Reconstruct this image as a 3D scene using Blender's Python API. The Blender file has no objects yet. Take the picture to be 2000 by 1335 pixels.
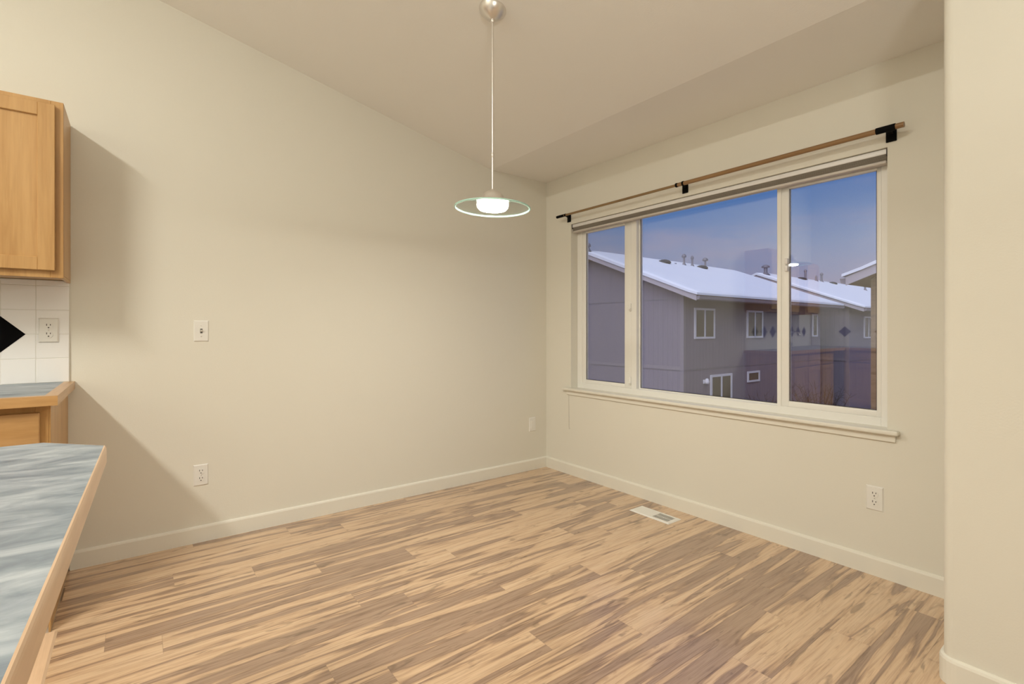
import bpy, bmesh, math, random
from mathutils import Vector, Matrix, noise as mnoise

random.seed(7)
SC = bpy.context.scene
COL = SC.collection

# ------------------------------------------------------------------ camera
cam_d = bpy.data.cameras.new('camera')
cam_d.sensor_width = 36.0
cam_d.lens = 36.0 * 973.0 / 2000.0
cam_d.shift_y = -22.5 / 2000.0
cam_d.clip_start = 0.02
cam_d.clip_end = 300
cam = bpy.data.objects.new('camera', cam_d)
COL.objects.link(cam)
cam.location = (0, 0, 1.17)
cam.rotation_euler = (math.radians(90), 0, math.atan2(.7976, .603))
SC.camera = cam

# ------------------------------------------------------------------ view
SC.view_settings.view_transform = 'Standard'
SC.view_settings.look = 'None'
SC.view_settings.exposure = 0.0
SC.view_settings.gamma = 1.0
SC.view_settings.use_curve_mapping = False

# ------------------------------------------------------------------ dusk sky
W = bpy.data.worlds.new('dusk_sky')
SC.world = W
W.use_nodes = True
nt = W.node_tree
nt.nodes.clear()
o_ = nt.nodes.new('ShaderNodeOutputWorld')
bg = nt.nodes.new('ShaderNodeBackground')
tc = nt.nodes.new('ShaderNodeTexCoord')
sep = nt.nodes.new('ShaderNodeSeparateXYZ')
rp = nt.nodes.new('ShaderNodeValToRGB')
nt.links.new(tc.outputs['Generated'], sep.inputs[0])
nt.links.new(sep.outputs['Z'], rp.inputs[0])
els = [(0.0, (.38, .34, .45)), (.08, (.31, .31, .47)), (.15, (.215, .285, .50)), (.21, (.12, .225, .49)), (.27, (.075, .185, .48)),
       (.45, (.22, .29, .52)), (1.0, (.30, .36, .58))]
rp.color_ramp.elements[0].position = els[0][0]
rp.color_ramp.elements[0].color = els[0][1] + (1,)
rp.color_ramp.elements[1].position = els[-1][0]
rp.color_ramp.elements[1].color = els[-1][1] + (1,)
for p, c in els[1:-1]:
    e = rp.color_ramp.elements.new(p)
    e.color = c + (1,)
mp = nt.nodes.new('ShaderNodeMapping')
mp.inputs['Scale'].default_value = (2.2, 2.2, 11)
nz = nt.nodes.new('ShaderNodeTexNoise')
nz.inputs['Scale'].default_value = 1.3
nz.inputs['Detail'].default_value = 5
r2 = nt.nodes.new('ShaderNodeValToRGB')
r2.color_ramp.elements[0].position = .48
r2.color_ramp.elements[0].color = (0, 0, 0, 1)
r2.color_ramp.elements[1].position = .75
r2.color_ramp.elements[1].color = (.55, .55, .55, 1)
mx = nt.nodes.new('ShaderNodeMixRGB')
mx.inputs[2].default_value = (.46, .36, .45, 1)
nt.links.new(tc.outputs['Generated'], mp.inputs[0])
nt.links.new(mp.outputs[0], nz.inputs['Vector'])
nt.links.new(nz.outputs['Fac'], r2.inputs[0])
nt.links.new(r2.outputs[0], mx.inputs[0])
nt.links.new(rp.outputs[0], mx.inputs[1])
nt.links.new(mx.outputs[0], bg.inputs['Color'])
bg.inputs['Strength'].default_value = 1.0
nt.links.new(bg.outputs[0], o_.inputs[0])


def lamp(name, kind, loc, power, color, aim=None, **kw):
    d = bpy.data.lights.new(name, kind)
    d.energy = power
    d.color = color
    for k, v in kw.items():
        setattr(d, k, v)
    o = bpy.data.objects.new(name, d)
    o.location = loc
    if aim is not None:
        o.rotation_euler = (Vector(aim) - Vector(loc)).to_track_quat('-Z', 'Y').to_euler()
    COL.objects.link(o)
    return o


# soft after-sunset glow standing behind our own house; it lights the snow and the houses across the yard
lamp('twilight_glow', 'SUN', (6, -10, 12), 2.6, (.82, .84, 1.0), aim=(-2, 8, -4), angle=math.radians(70))

# kitchen ceiling fluorescent and an added uplight for ceiling fill (both behind the camera)
KX, KY, KZ = -.80, -2.1, 3.365
LX, LY, LZ = .9, -.20, 1.50
lamp('kitchen_lamp_light', 'AREA', (KX, KY, KZ), 112, (1.0, .982, .888), shape='RECTANGLE', size=1.3, size_y=.2)
up = lamp('fill_uplight', 'AREA', (LX, LY, LZ), 50, (1.0, .985, .91), shape='DISK', size=.3)
up.rotation_euler = (math.pi, 0, 0)

# ------------------------------------------------------------------ materials
MATS = {}


class NB:
    """small node builder around one material"""

    def __init__(self, name):
        m = bpy.data.materials.new(name)
        m.use_nodes = True
        self.m = m
        self.t = m.node_tree
        self.b = self.t.nodes['Principled BSDF']
        self.out = self.t.nodes['Material Output']
        MATS[name] = m

    def n(self, typ, **inp):
        nd = self.t.nodes.new(typ)
        for k, v in inp.items():
            nd.inputs[k.replace('_', ' ')].default_value = v
        return nd

    def l(self, a, b):
        self.t.links.new(a, b)

    def ramp(self, fac, stops):
        r = self.t.nodes.new('ShaderNodeValToRGB')
        el = r.color_ramp.elements
        el[0].position, el[0].color = stops[0][0], tuple(stops[0][1]) + (1,)
        el[1].position, el[1].color = stops[-1][0], tuple(stops[-1][1]) + (1,)
        for p, c in stops[1:-1]:
            e = el.new(p)
            e.color = tuple(c) + (1,)
        self.l(fac, r.inputs[0])
        return r.outputs[0]

    def coord(self, kind='Object', scale=(1, 1, 1), rot=(0, 0, 0)):
        t = self.n('ShaderNodeTexCoord')
        mpn = self.n('ShaderNodeMapping')
        mpn.inputs['Scale'].default_value = scale
        mpn.inputs['Rotation'].default_value = rot
        self.l(t.outputs[kind], mpn.inputs[0])
        return mpn.outputs[0]

    def noise(self, vec, scale=5, detail=3, rough=.5, dist=0):
        nn = self.n('ShaderNodeTexNoise')
        nn.inputs['Scale'].default_value = scale
        nn.inputs['Detail'].default_value = detail
        nn.inputs['Roughness'].default_value = rough
        nn.inputs['Distortion'].default_value = dist
        self.l(vec, nn.inputs['Vector'])
        return nn.outputs['Fac']

    def mix(self, fac, a, b, mode='MIX'):
        m = self.n('ShaderNodeMixRGB')
        m.blend_type = mode
        for i, v in ((0, fac), (1, a), (2, b)):
            if isinstance(v, bpy.types.NodeSocket):
                self.l(v, m.inputs[i])
            elif i == 0:
                m.inputs[0].default_value = v
            else:
                m.inputs[i].default_value = tuple(v) + (1,)
        return m.outputs[0]

    def color(self, c):
        if isinstance(c, bpy.types.NodeSocket):
            self.l(c, self.b.inputs['Base Color'])
        else:
            self.b.inputs['Base Color'].default_value = tuple(c) + (1,)

    def bump(self, h, strength=.2, dist=.01):
        bn = self.n('ShaderNodeBump')
        bn.inputs['Strength'].default_value = strength
        bn.inputs['Distance'].default_value = dist
        self.l(h, bn.inputs['Height'])
        self.l(bn.outputs[0], self.b.inputs['Normal'])


def plain(name, col, rough=.5, metal=0, spec=.5):
    k = NB(name)
    k.color(col)
    k.b.inputs['Roughness'].default_value = rough
    k.b.inputs['Metallic'].default_value = metal
    k.b.inputs['Specular IOR Level'].default_value = spec
    return k.m


def paint(name, col, rough=.6, bump=.08, spec=.3):
    k = NB(name)
    v = k.coord('Object')
    f = k.noise(v, 1.3, 2)
    c2 = tuple(x * .965 for x in col)
    k.color(k.mix(f, col, c2))
    k.b.inputs['Roughness'].default_value = rough
    k.b.inputs['Specular IOR Level'].default_value = spec
    k.bump(k.noise(v, 160, 2), bump, .002)
    return k.m


WALL = paint('wall_paint', (.80, .77, .68), .62, .12, .25)
CEIL = paint('ceiling_paint', (.92, .90, .85), .8, .2, .15)
TRIM = paint('trim_paint', (.84, .81, .72), .4, .03, .4)
VINYL = plain('window_vinyl', (.88, .865, .82), .35)
PLATE = plain('white_plastic', (.84, .82, .77), .3)
FLOORGAP = plain('plank_joint', (.20, .125, .075), .8)
SLOT = plain('dark_slot', (.06, .05, .045), .6)
DARKGAP = plain('dark_gap', (.05, .032, .018), .8)
BLACKMETAL = plain('black_bracket_metal', (.003, .003, .003), .75, spec=.12)
NICKEL = plain('brushed_nickel', (.80, .77, .73), .32, .9)
CHROME = plain('chrome', (.8, .8, .8), .08, 1)
STEEL = plain('stainless_steel', (.6, .6, .6), .25, 1)
BLINDW = plain('blind_headrail_white', (.82, .80, .78), .3)
BLINDR = plain('blind_rail_taupe', (.60, .55, .50), .5)
BLINDF = plain('blind_fabric_grey', (.42, .38, .33), .8)
BLACKTILE = plain('black_glazed_tile', (.002, .002, .0025), .45, spec=.06)
GROUT = plain('tile_grout', (.74, .72, .66), .9)
LAMPWHITE = plain('lamp_white_metal', (.85, .85, .82), .4)


def k_tile():
    k = NB('white_tile')
    v = k.coord('Object')
    k.color(k.mix(k.noise(v, 3, 2), (.93, .915, .90), (.90, .885, .87)))
    k.b.inputs['Roughness'].default_value = .22
    return k.m


TILE = k_tile()


def k_emit(name, col, s):
    k = NB(name)
    k.color(col)
    k.b.inputs['Emission Color'].default_value = tuple(col) + (1,)
    k.b.inputs['Emission Strength'].default_value = s
    return k.m


DIFFUSER = k_emit('lamp_diffuser', (1.0, .96, .88), 2.5)
BLOOM = k_emit('bulb_bloom_ring', (1.0, .97, .90), 2.2)  # ring made to glow, imitating the bloom round the bulb
BULB = k_emit('pendant_bulb_glow', (1.0, .97, .87), 240)


def k_floor():
    k = NB('laminate_planks')
    uv = k.n('ShaderNodeUVMap')
    uv.uv_map = 'plank'
    at = k.n('ShaderNodeAttribute')
    at.attribute_name = 'tone'

    def mp_(s):
        m = k.n('ShaderNodeMapping')
        m.inputs['Scale'].default_value = s
        k.l(uv.outputs[0], m.inputs[0])
        return m.outputs[0]
    broad = k.noise(mp_((.95, 13, 1)), 1.0, 4, .5, 1.2)
    fine = k.noise(mp_((2.6, 95, 1)), 1.0, 4, .6, .3)
    hair = k.noise(mp_((7, 320, 1)), 1.0, 3, .6, 0)
    knot = k.noise(mp_((4.5, 22, 1)), 1.0, 3, .5, 1.6)
    # shift the light/dark balance plank by plank
    ad = k.n('ShaderNodeMath')
    ad.operation = 'MULTIPLY_ADD'
    ad.inputs[1].default_value = .16
    ad.inputs[2].default_value = -.08
    k.l(at.outputs['Fac'], ad.inputs[0])
    s = k.n('ShaderNodeMath')
    s.operation = 'ADD'
    k.l(broad, s.inputs[0])
    k.l(ad.outputs[0], s.inputs[1])
    base = k.ramp(s.outputs[0], [(.28, (.72, .51, .33)), (.44, (.68, .465, .29)), (.48, (.60, .40, .245)), (.505, (.39, .25, .16)), (.525, (.32, .205, .135)),
                                 (.56, (.40, .265, .18)), (.64, (.43, .29, .195)), (.76, (.30, .19, .125))])
    streak = k.ramp(fine, [(.34, (.74, .70, .68)), (.50, (1, 1, 1)), (.72, (1.12, 1.12, 1.12))])
    c = k.mix(.8, base, streak, 'MULTIPLY')
    hr = k.ramp(hair, [(.35, (.86, .84, .83)), (.55, (1, 1, 1))])
    c = k.mix(.6, c, hr, 'MULTIPLY')
    kf = k.ramp(knot, [(.60, (0, 0, 0)), (.70, (.55, .55, .55)), (.80, (.8, .8, .8))])
    c = k.mix(kf, c, (.17, .105, .065))
    wisp = k.noise(mp_((3.2, 34, 1)), 1.0, 5, .65, 2.2)
    c = k.mix(.55, c, k.ramp(wisp, [(.36, (.70, .66, .62)), (.46, (1, 1, 1)), (.8, (1.05, 1.05, 1.05))]), 'MULTIPLY')
    k.color(c)
    k.b.inputs['Roughness'].default_value = .26
    k.b.inputs['Specular IOR Level'].default_value = .8
    k.b.inputs['Coat Weight'].default_value = .5
    k.b.inputs['Coat Roughness'].default_value = .14
    k.bump(fine, .05, .002)
    return k.m


FLOORM = k_floor()


def k_vinylfloor():
    k = NB('kitchen_vinyl_floor')
    v = k.coord('Object')
    br = k.n('ShaderNodeTexBrick')
    br.offset = 0
    br.inputs['Scale'].default_value = 1
    br.inputs['Brick Width'].default_value = .3
    br.inputs['Row Height'].default_value = .3
    br.inputs['Mortar Size'].default_value = .004
    br.inputs['Color1'].default_value = (.66, .56, .45, 1)
    br.inputs['Color2'].default_value = (.62, .53, .43, 1)
    br.inputs['Mortar'].default_value = (.45, .38, .30, 1)
    k.l(v, br.inputs['Vector'])
    k.color(k.mix(k.noise(v, 14, 4), br.outputs['Color'], (.55, .46, .37)))
    k.b.inputs['Roughness'].default_value = .35
    return k.m


KFLOOR = k_vinylfloor()


def k_wood(name, c1, c2, c3, scale=(9, 9, .8), rough=.35):
    k = NB(name)
    v = k.coord('Object', scale)
    f = k.noise(v, 2.2, 5, .55, .5)
    v2 = k.coord('Object', (scale[0] * 6, scale[1] * 6, scale[2] * 4))
    f2 = k.noise(v2, 2.0, 3)
    c = k.ramp(f, [(.3, c1), (.52, c2), (.72, c3)])
    c = k.mix(.5, c, k.ramp(f2, [(.35, (.86, .84, .8)), (.6, (1, 1, 1))]), 'MULTIPLY')
    k.color(c)
    k.b.inputs['Roughness'].default_value = rough
    return k.m


MAPLE = k_wood('maple_cabinet', (.60, .36, .15), (.55, .32, .125), (.46, .25, .09))
MAPLEH = k_wood('maple_edging', (.60, .36, .16), (.54, .31, .125), (.45, .25, .09), (9, .8, 9))
MAPLEX = k_wood('maple_edging_pale', (.62, .40, .21), (.57, .35, .175), (.49, .28, .12), (.8, 9, 9))
MAPLEP = k_wood('lightened_maple', (.80, .57, .38), (.75, .52, .34), (.66, .44, .28), (.8, 9, 9))  # paler maple: light on the peninsula edge put into its colour; also floor trim
COPPER = k_wood('copper_brown_rod', (.33, .19, .085), (.29, .165, .07), (.23, .13, .055), (1, 9, 9), .3)
BRONZE = k_wood('dull_bronze_rod', (.30, .19, .085), (.26, .165, .07), (.21, .13, .055), (1, 9, 9), .35)


def k_laminate():
    k = NB('blue_grey_laminate')
    v = k.coord('Object', (9.5, 3.2, 9.5), (0, 0, math.radians(-14)))
    f = k.noise(v, 1.9, 5, .6, .9)
    v2 = k.coord('Object', (26, 9, 26), (0, 0, math.radians(-9)))
    f2 = k.noise(v2, 1.6, 3)
    c = k.ramp(f, [(.30, (.13, .165, .205)), (.44, (.22, .265, .31)), (.56, (.32, .365, .41)), (.70, (.45, .495, .53))])
    c = k.mix(.45, c, k.ramp(f2, [(.35, (.78, .80, .84)), (.62, (1.08, 1.08, 1.06))]), 'MULTIPLY')
    k.color(c)
    k.b.inputs['Roughness'].default_value = .38
    return k.m


LAMINATE = k_laminate()


def k_glass(name, tint=(1, 1, 1), ior=1.5, rough=0.0):
    k = NB(name)
    t = k.t
    t.nodes.remove(k.b)
    tr = t.nodes.new('ShaderNodeBsdfTransparent')
    tr.inputs[0].default_value = tuple(tint) + (1,)
    gl = t.nodes.new('ShaderNodeBsdfGlossy')
    gl.inputs['Roughness'].default_value = rough
    fr = t.nodes.new('ShaderNodeFresnel')
    ge = t.nodes.new('ShaderNodeNewGeometry')
    io = k.n('ShaderNodeMath')
    io.operation = 'MULTIPLY_ADD'          # same reflectance from either side of the thin pane
    io.inputs[1].default_value = 1 / ior - ior
    io.inputs[2].default_value = ior
    k.l(ge.outputs['Backfacing'], io.inputs[0])
    k.l(io.outputs[0], fr.inputs['IOR'])
    ms = t.nodes.new('ShaderNodeMixShader')
    k.l(fr.outputs[0], ms.inputs[0])
    k.l(tr.outputs[0], ms.inputs[1])
    k.l(gl.outputs[0], ms.inputs[2])
    k.l(ms.outputs[0], k.out.inputs['Surface'])
    return k.m


GLASS = k_glass('window_glass', (.985, .99, .99), 1.56)
PGLASS = k_glass('pendant_glass', (.95, .985, .97), 1.5)


def k_screen():
    k = NB('insect_screen')
    t = k.t
    tr = t.nodes.new('ShaderNodeBsdfTransparent')
    ms = t.nodes.new('ShaderNodeMixShader')
    k.color((.22, .22, .23))
    k.b.inputs['Roughness'].default_value = .7
    ms.inputs[0].default_value = .11
    k.l(tr.outputs[0], ms.inputs[1])
    k.l(k.b.outputs[0], ms.inputs[2])
    k.l(ms.outputs[0], k.out.inputs['Surface'])
    return k.m


SCREEN = k_screen()


def k_rim():
    k = NB('pendant_glass_rim')
    k.color((.60, .95, .86))
    k.b.inputs['Roughness'].default_value = .25
    k.b.inputs['Transmission Weight'].default_value = .15
    return k.m


RIM = k_rim()


def k_siding():
    k = NB('grey_board_siding')
    tcn = k.n('ShaderNodeTexCoord')
    sp = k.n('ShaderNodeSeparateXYZ')
    k.l(tcn.outputs['Object'], sp.inputs[0])
    su = k.n('ShaderNodeMath')
    su.operation = 'ADD'
    k.l(sp.outputs['X'], su.inputs[0])
    k.l(sp.outputs['Y'], su.inputs[1])
    mu = k.n('ShaderNodeMath')
    mu.operation = 'MULTIPLY'
    mu.inputs[1].default_value = 1 / .2
    k.l(su.outputs[0], mu.inputs[0])
    fr = k.n('ShaderNodeMath')
    fr.operation = 'FRACT'
    k.l(mu.outputs[0], fr.inputs[0])
    g = k.ramp(fr.outputs[0], [(0, (.72, .72, .72)), (.05, (.72, .72, .72)), (.10, (1, 1, 1)), (1, (1, 1, 1))])
    v = k.coord('Object', (2, 2, .5))
    c = k.mix(k.noise(v, 2, 3), (.235, .205, .245), (.195, .17, .205))
    k.color(k.mix(.8, c, g, 'MULTIPLY'))
    k.b.inputs['Roughness'].default_value = .8
    return k.m


SIDING = k_siding()
SIDEW = k_wood('brown_wood_soffit', (.30, .20, .11), (.25, .16, .085), (.19, .12, .06), (1, 9, 9), .7)
HTRIM = plain('house_trim_grey', (.24, .21, .235), .7)
FASCIA = plain('house_fascia', (.46, .41, .43), .7)
HWIN = plain('house_window_frame', (.72, .70, .72), .5)
HGLASS = plain('house_window_glass', (.06, .048, .022), .25)
PIPE = plain('vent_pipe_metal', (.22, .21, .24), .5, .4)
ROOFCAP = plain('dark_roof_vent', (.05, .05, .055), .7)
TWIG = plain('shrub_twigs', (.085, .055, .04), .9)


def k_snow():
    k = NB('snow')
    v = k.coord('Object')
    k.color(k.mix(k.noise(v, .8, 4), (.86, .87, .90), (.78, .80, .86)))
    k.b.inputs['Roughness'].default_value = .85
    k.bump(k.noise(v, 1.6, 4), .3, .1)
    return k.m


SNOW = k_snow()


def k_yard():
    k = NB('snowy_yard')
    v = k.coord('Object')
    k.color(k.ramp(k.noise(v, .35, 5), [(.38, (.62, .63, .68)), (.5, (.30, .28, .28)), (.6, (.12, .09, .08))]))
    k.b.inputs['Roughness'].default_value = .9
    return k.m


YARD = k_yard()


# ------------------------------------------------------------------ mesh helpers
class MB:
    def __init__(self):
        self.bm = bmesh.new()
        self.mats = []
        self.mi = 0

    def mat(self, m):
        if m not in self.mats:
            self.mats.append(m)
        self.mi = self.mats.index(m)
        return self

    def _add(self, vs, fs, smooth=False):
        bv = [self.bm.verts.new(v) for v in vs]
        for f in fs:
            try:
                fc = self.bm.faces.new([bv[i] for i in f])
                fc.material_index = self.mi
                fc.smooth = smooth
            except ValueError:
                pass

    def box(self, lo, hi, bev=0, seg=1):
        x0, y0, z0 = [min(a, b) for a, b in zip(lo, hi)]
        x1, y1, z1 = [max(a, b) for a, b in zip(lo, hi)]
        vs = [(x0, y0, z0), (x1, y0, z0), (x1, y1, z0), (x0, y1, z0), (x0, y0, z1), (x1, y0, z1), (x1, y1, z1), (x0, y1, z1)]
        fs = [(3, 2, 1, 0), (4, 5, 6, 7), (0, 1, 5, 4), (1, 2, 6, 5), (2, 3, 7, 6), (3, 0, 4, 7)]
        if bev <= 0:
            self._add(vs, fs)
            return self
        t = bmesh.new()
        tv = [t.verts.new(v) for v in vs]
        for f in fs:
            t.faces.new([tv[i] for i in f])
        bmesh.ops.bevel(t, geom=list(t.edges), offset=bev, segments=seg, profile=.5, affect='EDGES')
        self.merge(t, seg > 1)
        return self

    def merge(self, t, smooth=False):
        t.verts.index_update()
        self._add([v.co.copy() for v in t.verts], [[v.index for v in f.verts] for f in t.faces], smooth)
        t.free()

    def prism(self, pts, axis, a, b):
        """polygon pts in the two other axes, extruded along axis from a to b"""
        def mk(p, q):
            return {'X': (q, p[0], p[1]), 'Y': (p[0], q, p[1]), 'Z': (p[0], p[1], q)}[axis]
        n = len(pts)
        vs = [mk(p, a) for p in pts] + [mk(p, b) for p in pts]
        fs = [tuple(range(n))[::-1], tuple(range(n, 2 * n))]
        fs += [(i, (i + 1) % n, n + (i + 1) % n, n + i) for i in range(n)]
        self._add(vs, fs)
        return self

    def lathe(self, prof, c=(0, 0, 0), seg=32, axis='Z', smooth=True):
        """profile of (radius, height); closed where radius is 0"""
        vs, fs = [], []
        for r, h in prof:
            for i in range(seg):
                a = 2 * math.pi * i / seg
                p = (r * math.cos(a), r * math.sin(a), h)
                if axis == 'Y':
                    p = (p[0], p[2], p[1])
                if axis == 'X':
                    p = (p[2], p[0], p[1])
                vs.append((c[0] + p[0], c[1] + p[1], c[2] + p[2]))
        for j in range(len(prof) - 1):
            for i in range(seg):
                k = (i + 1) % seg
                fs.append((j * seg + i, j * seg + k, (j + 1) * seg + k, (j + 1) * seg + i))
        self._add(vs, fs, smooth)
        return self

    def tube(self, pts, r, seg=10, taper=None):
        pts = [Vector(p) for p in pts]
        vs, fs = [], []
        n = len(pts)
        for i, p in enumerate(pts):
            d = (pts[min(i + 1, n - 1)] - pts[max(i - 1, 0)]).normalized()
            u = d.orthogonal().normalized() if abs(d.z) > .9 else d.cross(Vector((0, 0, 1))).normalized()
            w = d.cross(u)
            rr = r if taper is None else r + (taper - r) * i / (n - 1)
            for k in range(seg):
                a = 2 * math.pi * k / seg
                vs.append(p + u * rr * math.cos(a) + w * rr * math.sin(a))
        for i in range(n - 1):
            for k in range(seg):
                q = (k + 1) % seg
                fs.append((i * seg + k, i * seg + q, (i + 1) * seg + q, (i + 1) * seg + k))
        self._add(vs, fs, True)
        self._add(vs[:seg], [tuple(range(seg))[::-1]])
        self._add(vs[-seg:], [tuple(range(seg))])
        return self

    def build(self, name, m=None, parent=None, **props):
        if m is not None and not self.mats:
            self.mats = [m]
        bmesh.ops.recalc_face_normals(self.bm, faces=self.bm.faces)
        me = bpy.data.meshes.new(name)
        self.bm.to_mesh(me)
        self.bm.free()
        for mm in self.mats:
            me.materials.append(mm)
        o = bpy.data.objects.new(name, me)
        COL.objects.link(o)
        if parent is not None:
            o.parent = parent
            if parent.type == 'EMPTY':
                o.matrix_parent_inverse = Matrix.Translation(-Vector(parent.location))
        for k, v in props.items():
            o[k] = v
        return o


def box(lo, hi, bev=0, seg=1):
    return MB().box(lo, hi, bev, seg)


def thing(name, loc, label, cat, group=None):
    o = bpy.data.objects.new(name, None)
    o.empty_display_size = .1
    o.location = loc
    COL.objects.link(o)
    o['label'] = label
    o['category'] = cat
    if group:
        o['group'] = group
    return o


def tag(o, label, cat, group=None):
    o['label'] = label
    o['category'] = cat
    if group:
        o['group'] = group
    return o


def copy_tree(o, parent=None):
    c = o.copy()
    COL.objects.link(c)
    if parent is not None:
        c.parent = parent
        c.matrix_parent_inverse = o.matrix_parent_inverse.copy()
    for ch in list(o.children):
        copy_tree(ch, c)
    return c


S = dict(kind='structure')

# ------------------------------------------------------------------ room shell
WX = -3.248          # left wall plane
WY = 2.827           # window wall plane
RY = 2.15            # plane of the wall nearest the camera on the right
RX = -.462           # its outer corner
BACK = -3.2
EAST = 4.2
CZ = 2.4416          # flat ceiling height
BEND = 2.25
SL = .226            # ceiling slope


def ceil_z(y):
    return CZ if y >= BEND else CZ + SL * (BEND - y)


# window opening in the far wall
OX0, OX1, OZ0, OZ1 = -2.944, -.806, .704, 2.034

# left wall
MB().prism([(BACK - .12, -.02), (WY + .16, -.02), (WY + .16, CZ + .02), (BEND, CZ + .02), (BACK - .12, ceil_z(BACK - .12) + .02)],
           'X', WX - .12, WX).build('wall_left', WALL, **S)
# far wall with the window opening
m = MB()
m.box((WX, WY, -.02), (OX0, WY + .15, CZ + .02))
m.box((OX1, WY, -.02), (RX + .1, WY + .15, CZ + .02))
m.box((OX0, WY, -.02), (OX1, WY + .15, OZ0 - .02))
m.box((OX0, WY, OZ1), (OX1, WY + .15, CZ + .02))
m.build('wall_far', WALL, **S)


def arc(cx, cy, r, a0, a1, n=6):
    return [(cx + r * math.cos(math.radians(a0 + (a1 - a0) * i / n)), cy + r * math.sin(math.radians(a0 + (a1 - a0) * i / n))) for i in range(n + 1)]


# right wall: a bull-nosed bump-out
t = bmesh.new()
R = .03
pl = arc(RX + R, RY + R, R, 180, 270) + [(EAST, RY), (EAST, WY + .15), (RX, WY + .15)]
lo_ = [t.verts.new((x, y, -.02)) for x, y in pl]
hi_ = [t.verts.new((x, y, ceil_z(y) + .015)) for x, y in pl]
n_ = len(pl)
t.faces.new([t.verts.new(v.co) for v in lo_][::-1])
t.faces.new([t.verts.new(v.co) for v in hi_])
for i in range(n_):
    f = t.faces.new((lo_[i], lo_[(i + 1) % n_], hi_[(i + 1) % n_], hi_[i]))
    f.smooth = i < 6
m = MB()
m.merge(t, False)
for f in m.bm.faces:
    if abs(f.normal.z) < .1 and f.calc_area() < .06:
        f.smooth = True
m.build('wall_right', WALL, **S)
# walls behind the camera
MB().prism([(WX - .12, -.02), (EAST + .12, -.02), (EAST + .12, ceil_z(BACK) + .02), (WX - .12, ceil_z(BACK) + .02)],
           'Y', BACK - .12, BACK).build('wall_rear', WALL, **S)
MB().prism([(BACK - .12, -.02), (WY + .15, -.02), (WY + .15, CZ + .02), (BEND, CZ + .02), (BACK - .12, ceil_z(BACK - .12) + .02)],
           'X', EAST, EAST + .12).build('wall_east', WALL, **S)
# ceiling: level strip over the window, then rising towards the kitchen
yb = BACK - .12
MB().prism([(WY + .16, CZ), (BEND, CZ), (yb, ceil_z(yb)), (yb, ceil_z(yb) + .12), (BEND, CZ + .12), (WY + .16, CZ + .12)],
           'X', WX - .12, EAST + .12).build('ceiling', CEIL, **S)

# ---- laminate floor: one mesh of boards, 139 mm wide and 1.242 m long
SEAMY = -.261
PW, PL = .139, 1.242
OFF = {-1: 2.597, 0: 2.174, 1: 1.706, 2: 2.098, 3: 1.05, 4: 1.56, 5: 1.22, 6: .699, 7: .532, 8: 1.332, 9: .953, 10: .765, 11: 1.323, 12: 1.151,
       13: .72, 14: .459, 15: .143, 16: .988, 17: .712, 18: .25}
m = MB()
m.mat(FLOORGAP)
m.box((WX - .05, SEAMY, -.04), (EAST + .05, WY + .1, -.0012))
m.mat(FLOORM)
bm = m.bm
uvl = bm.loops.layers.uv.new('plank')
tone = bm.loops.layers.color.new('tone')
g = .0003
row = -36
while True:
    xb = -.671 - PW * row
    xa = xb - PW
    if xb < WX - .02:
        break
    off = OFF.get(row, random.random() * PL)
    y = off - PL * 4
    while y < WY + .02:
        ya, yb_ = max(y, SEAMY), min(y + PL, WY + .02)
        if yb_ - ya > .01 and xa < EAST + .02:
            x0, x1 = max(xa, WX - .02), min(xb, EAST + .02)
            vs = [bm.verts.new(p) for p in ((x0 + g, ya + g, 0), (x1 - g, ya + g, 0), (x1 - g, yb_ - g, 0), (x0 + g, yb_ - g, 0))]
            f = bm.faces.new(vs)
            f.material_index = 1
            ou, ov, tn = random.random() * 60, random.random() * 60, random.random()
            for lp in f.loops:
                lp[uvl].uv = (lp.vert.co.y + ou, lp.vert.co.x + ov)
                lp[tone] = (tn, tn, tn, 1)
        y += PL
    row += 1
m.build('floor', None, None, **S)
# kitchen floor beyond the seam
box((WX - .05, BACK - .05, -.04), (EAST + .05, SEAMY, -.001)).build('floor_kitchen', KFLOOR, **S)
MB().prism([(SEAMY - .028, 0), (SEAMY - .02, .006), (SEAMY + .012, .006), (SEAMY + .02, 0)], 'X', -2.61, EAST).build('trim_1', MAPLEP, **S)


# ---- baseboards (with eased top edge)
def base_prof(s):
    # (distance out of the wall, height)
    return [(0, 0), (.014 * s, 0), (.014 * s, .078), (.011 * s, .086), (.004 * s, .090), (0, .090)]


MB().prism([(WX + d, z) for d, z in base_prof(1)], 'Y', -.255, WY).build('baseboard_left', TRIM, **S)
MB().prism([(WY + d, z) for d, z in base_prof(-1)], 'X', WX, RX).build('baseboard_far', TRIM, **S)
# right wall baseboard turning round the bull-nose
m = MB()
path = [(RX, WY - .01), (RX, RY + .04)] + [(RX + .04 + .04 * math.cos(math.radians(a)), RY + .04 + .04 * math.sin(math.radians(a))) for a in (195, 210, 225, 240, 255)] \
    + [(RX + .04, RY), (EAST, RY)]
prof = base_prof(1)
vs, fs = [], []
for i, p in enumerate(path):
    a = Vector(path[max(i - 1, 0)])
    b = Vector(path[min(i + 1, len(path) - 1)])
    d = (b - a).normalized()
    nrm = Vector((-d.y, d.x)) * -1
    if i in (0, 1):
        nrm = Vector((-1, 0))
    if i >= len(path) - 2:
        nrm = Vector((0, -1))
    for dist, z in prof:
        vs.append((p[0] + nrm.x * dist, p[1] + nrm.y * dist, z))
k_ = len(prof)
for i in range(len(path) - 1):
    for j in range(k_):
        q = (j + 1) % k_
        fs.append((i * k_ + j, i * k_ + q, (i + 1) * k_ + q, (i + 1) * k_ + j))
m._add(vs, fs)
m.build('baseboard_right', TRIM, **S)

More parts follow.
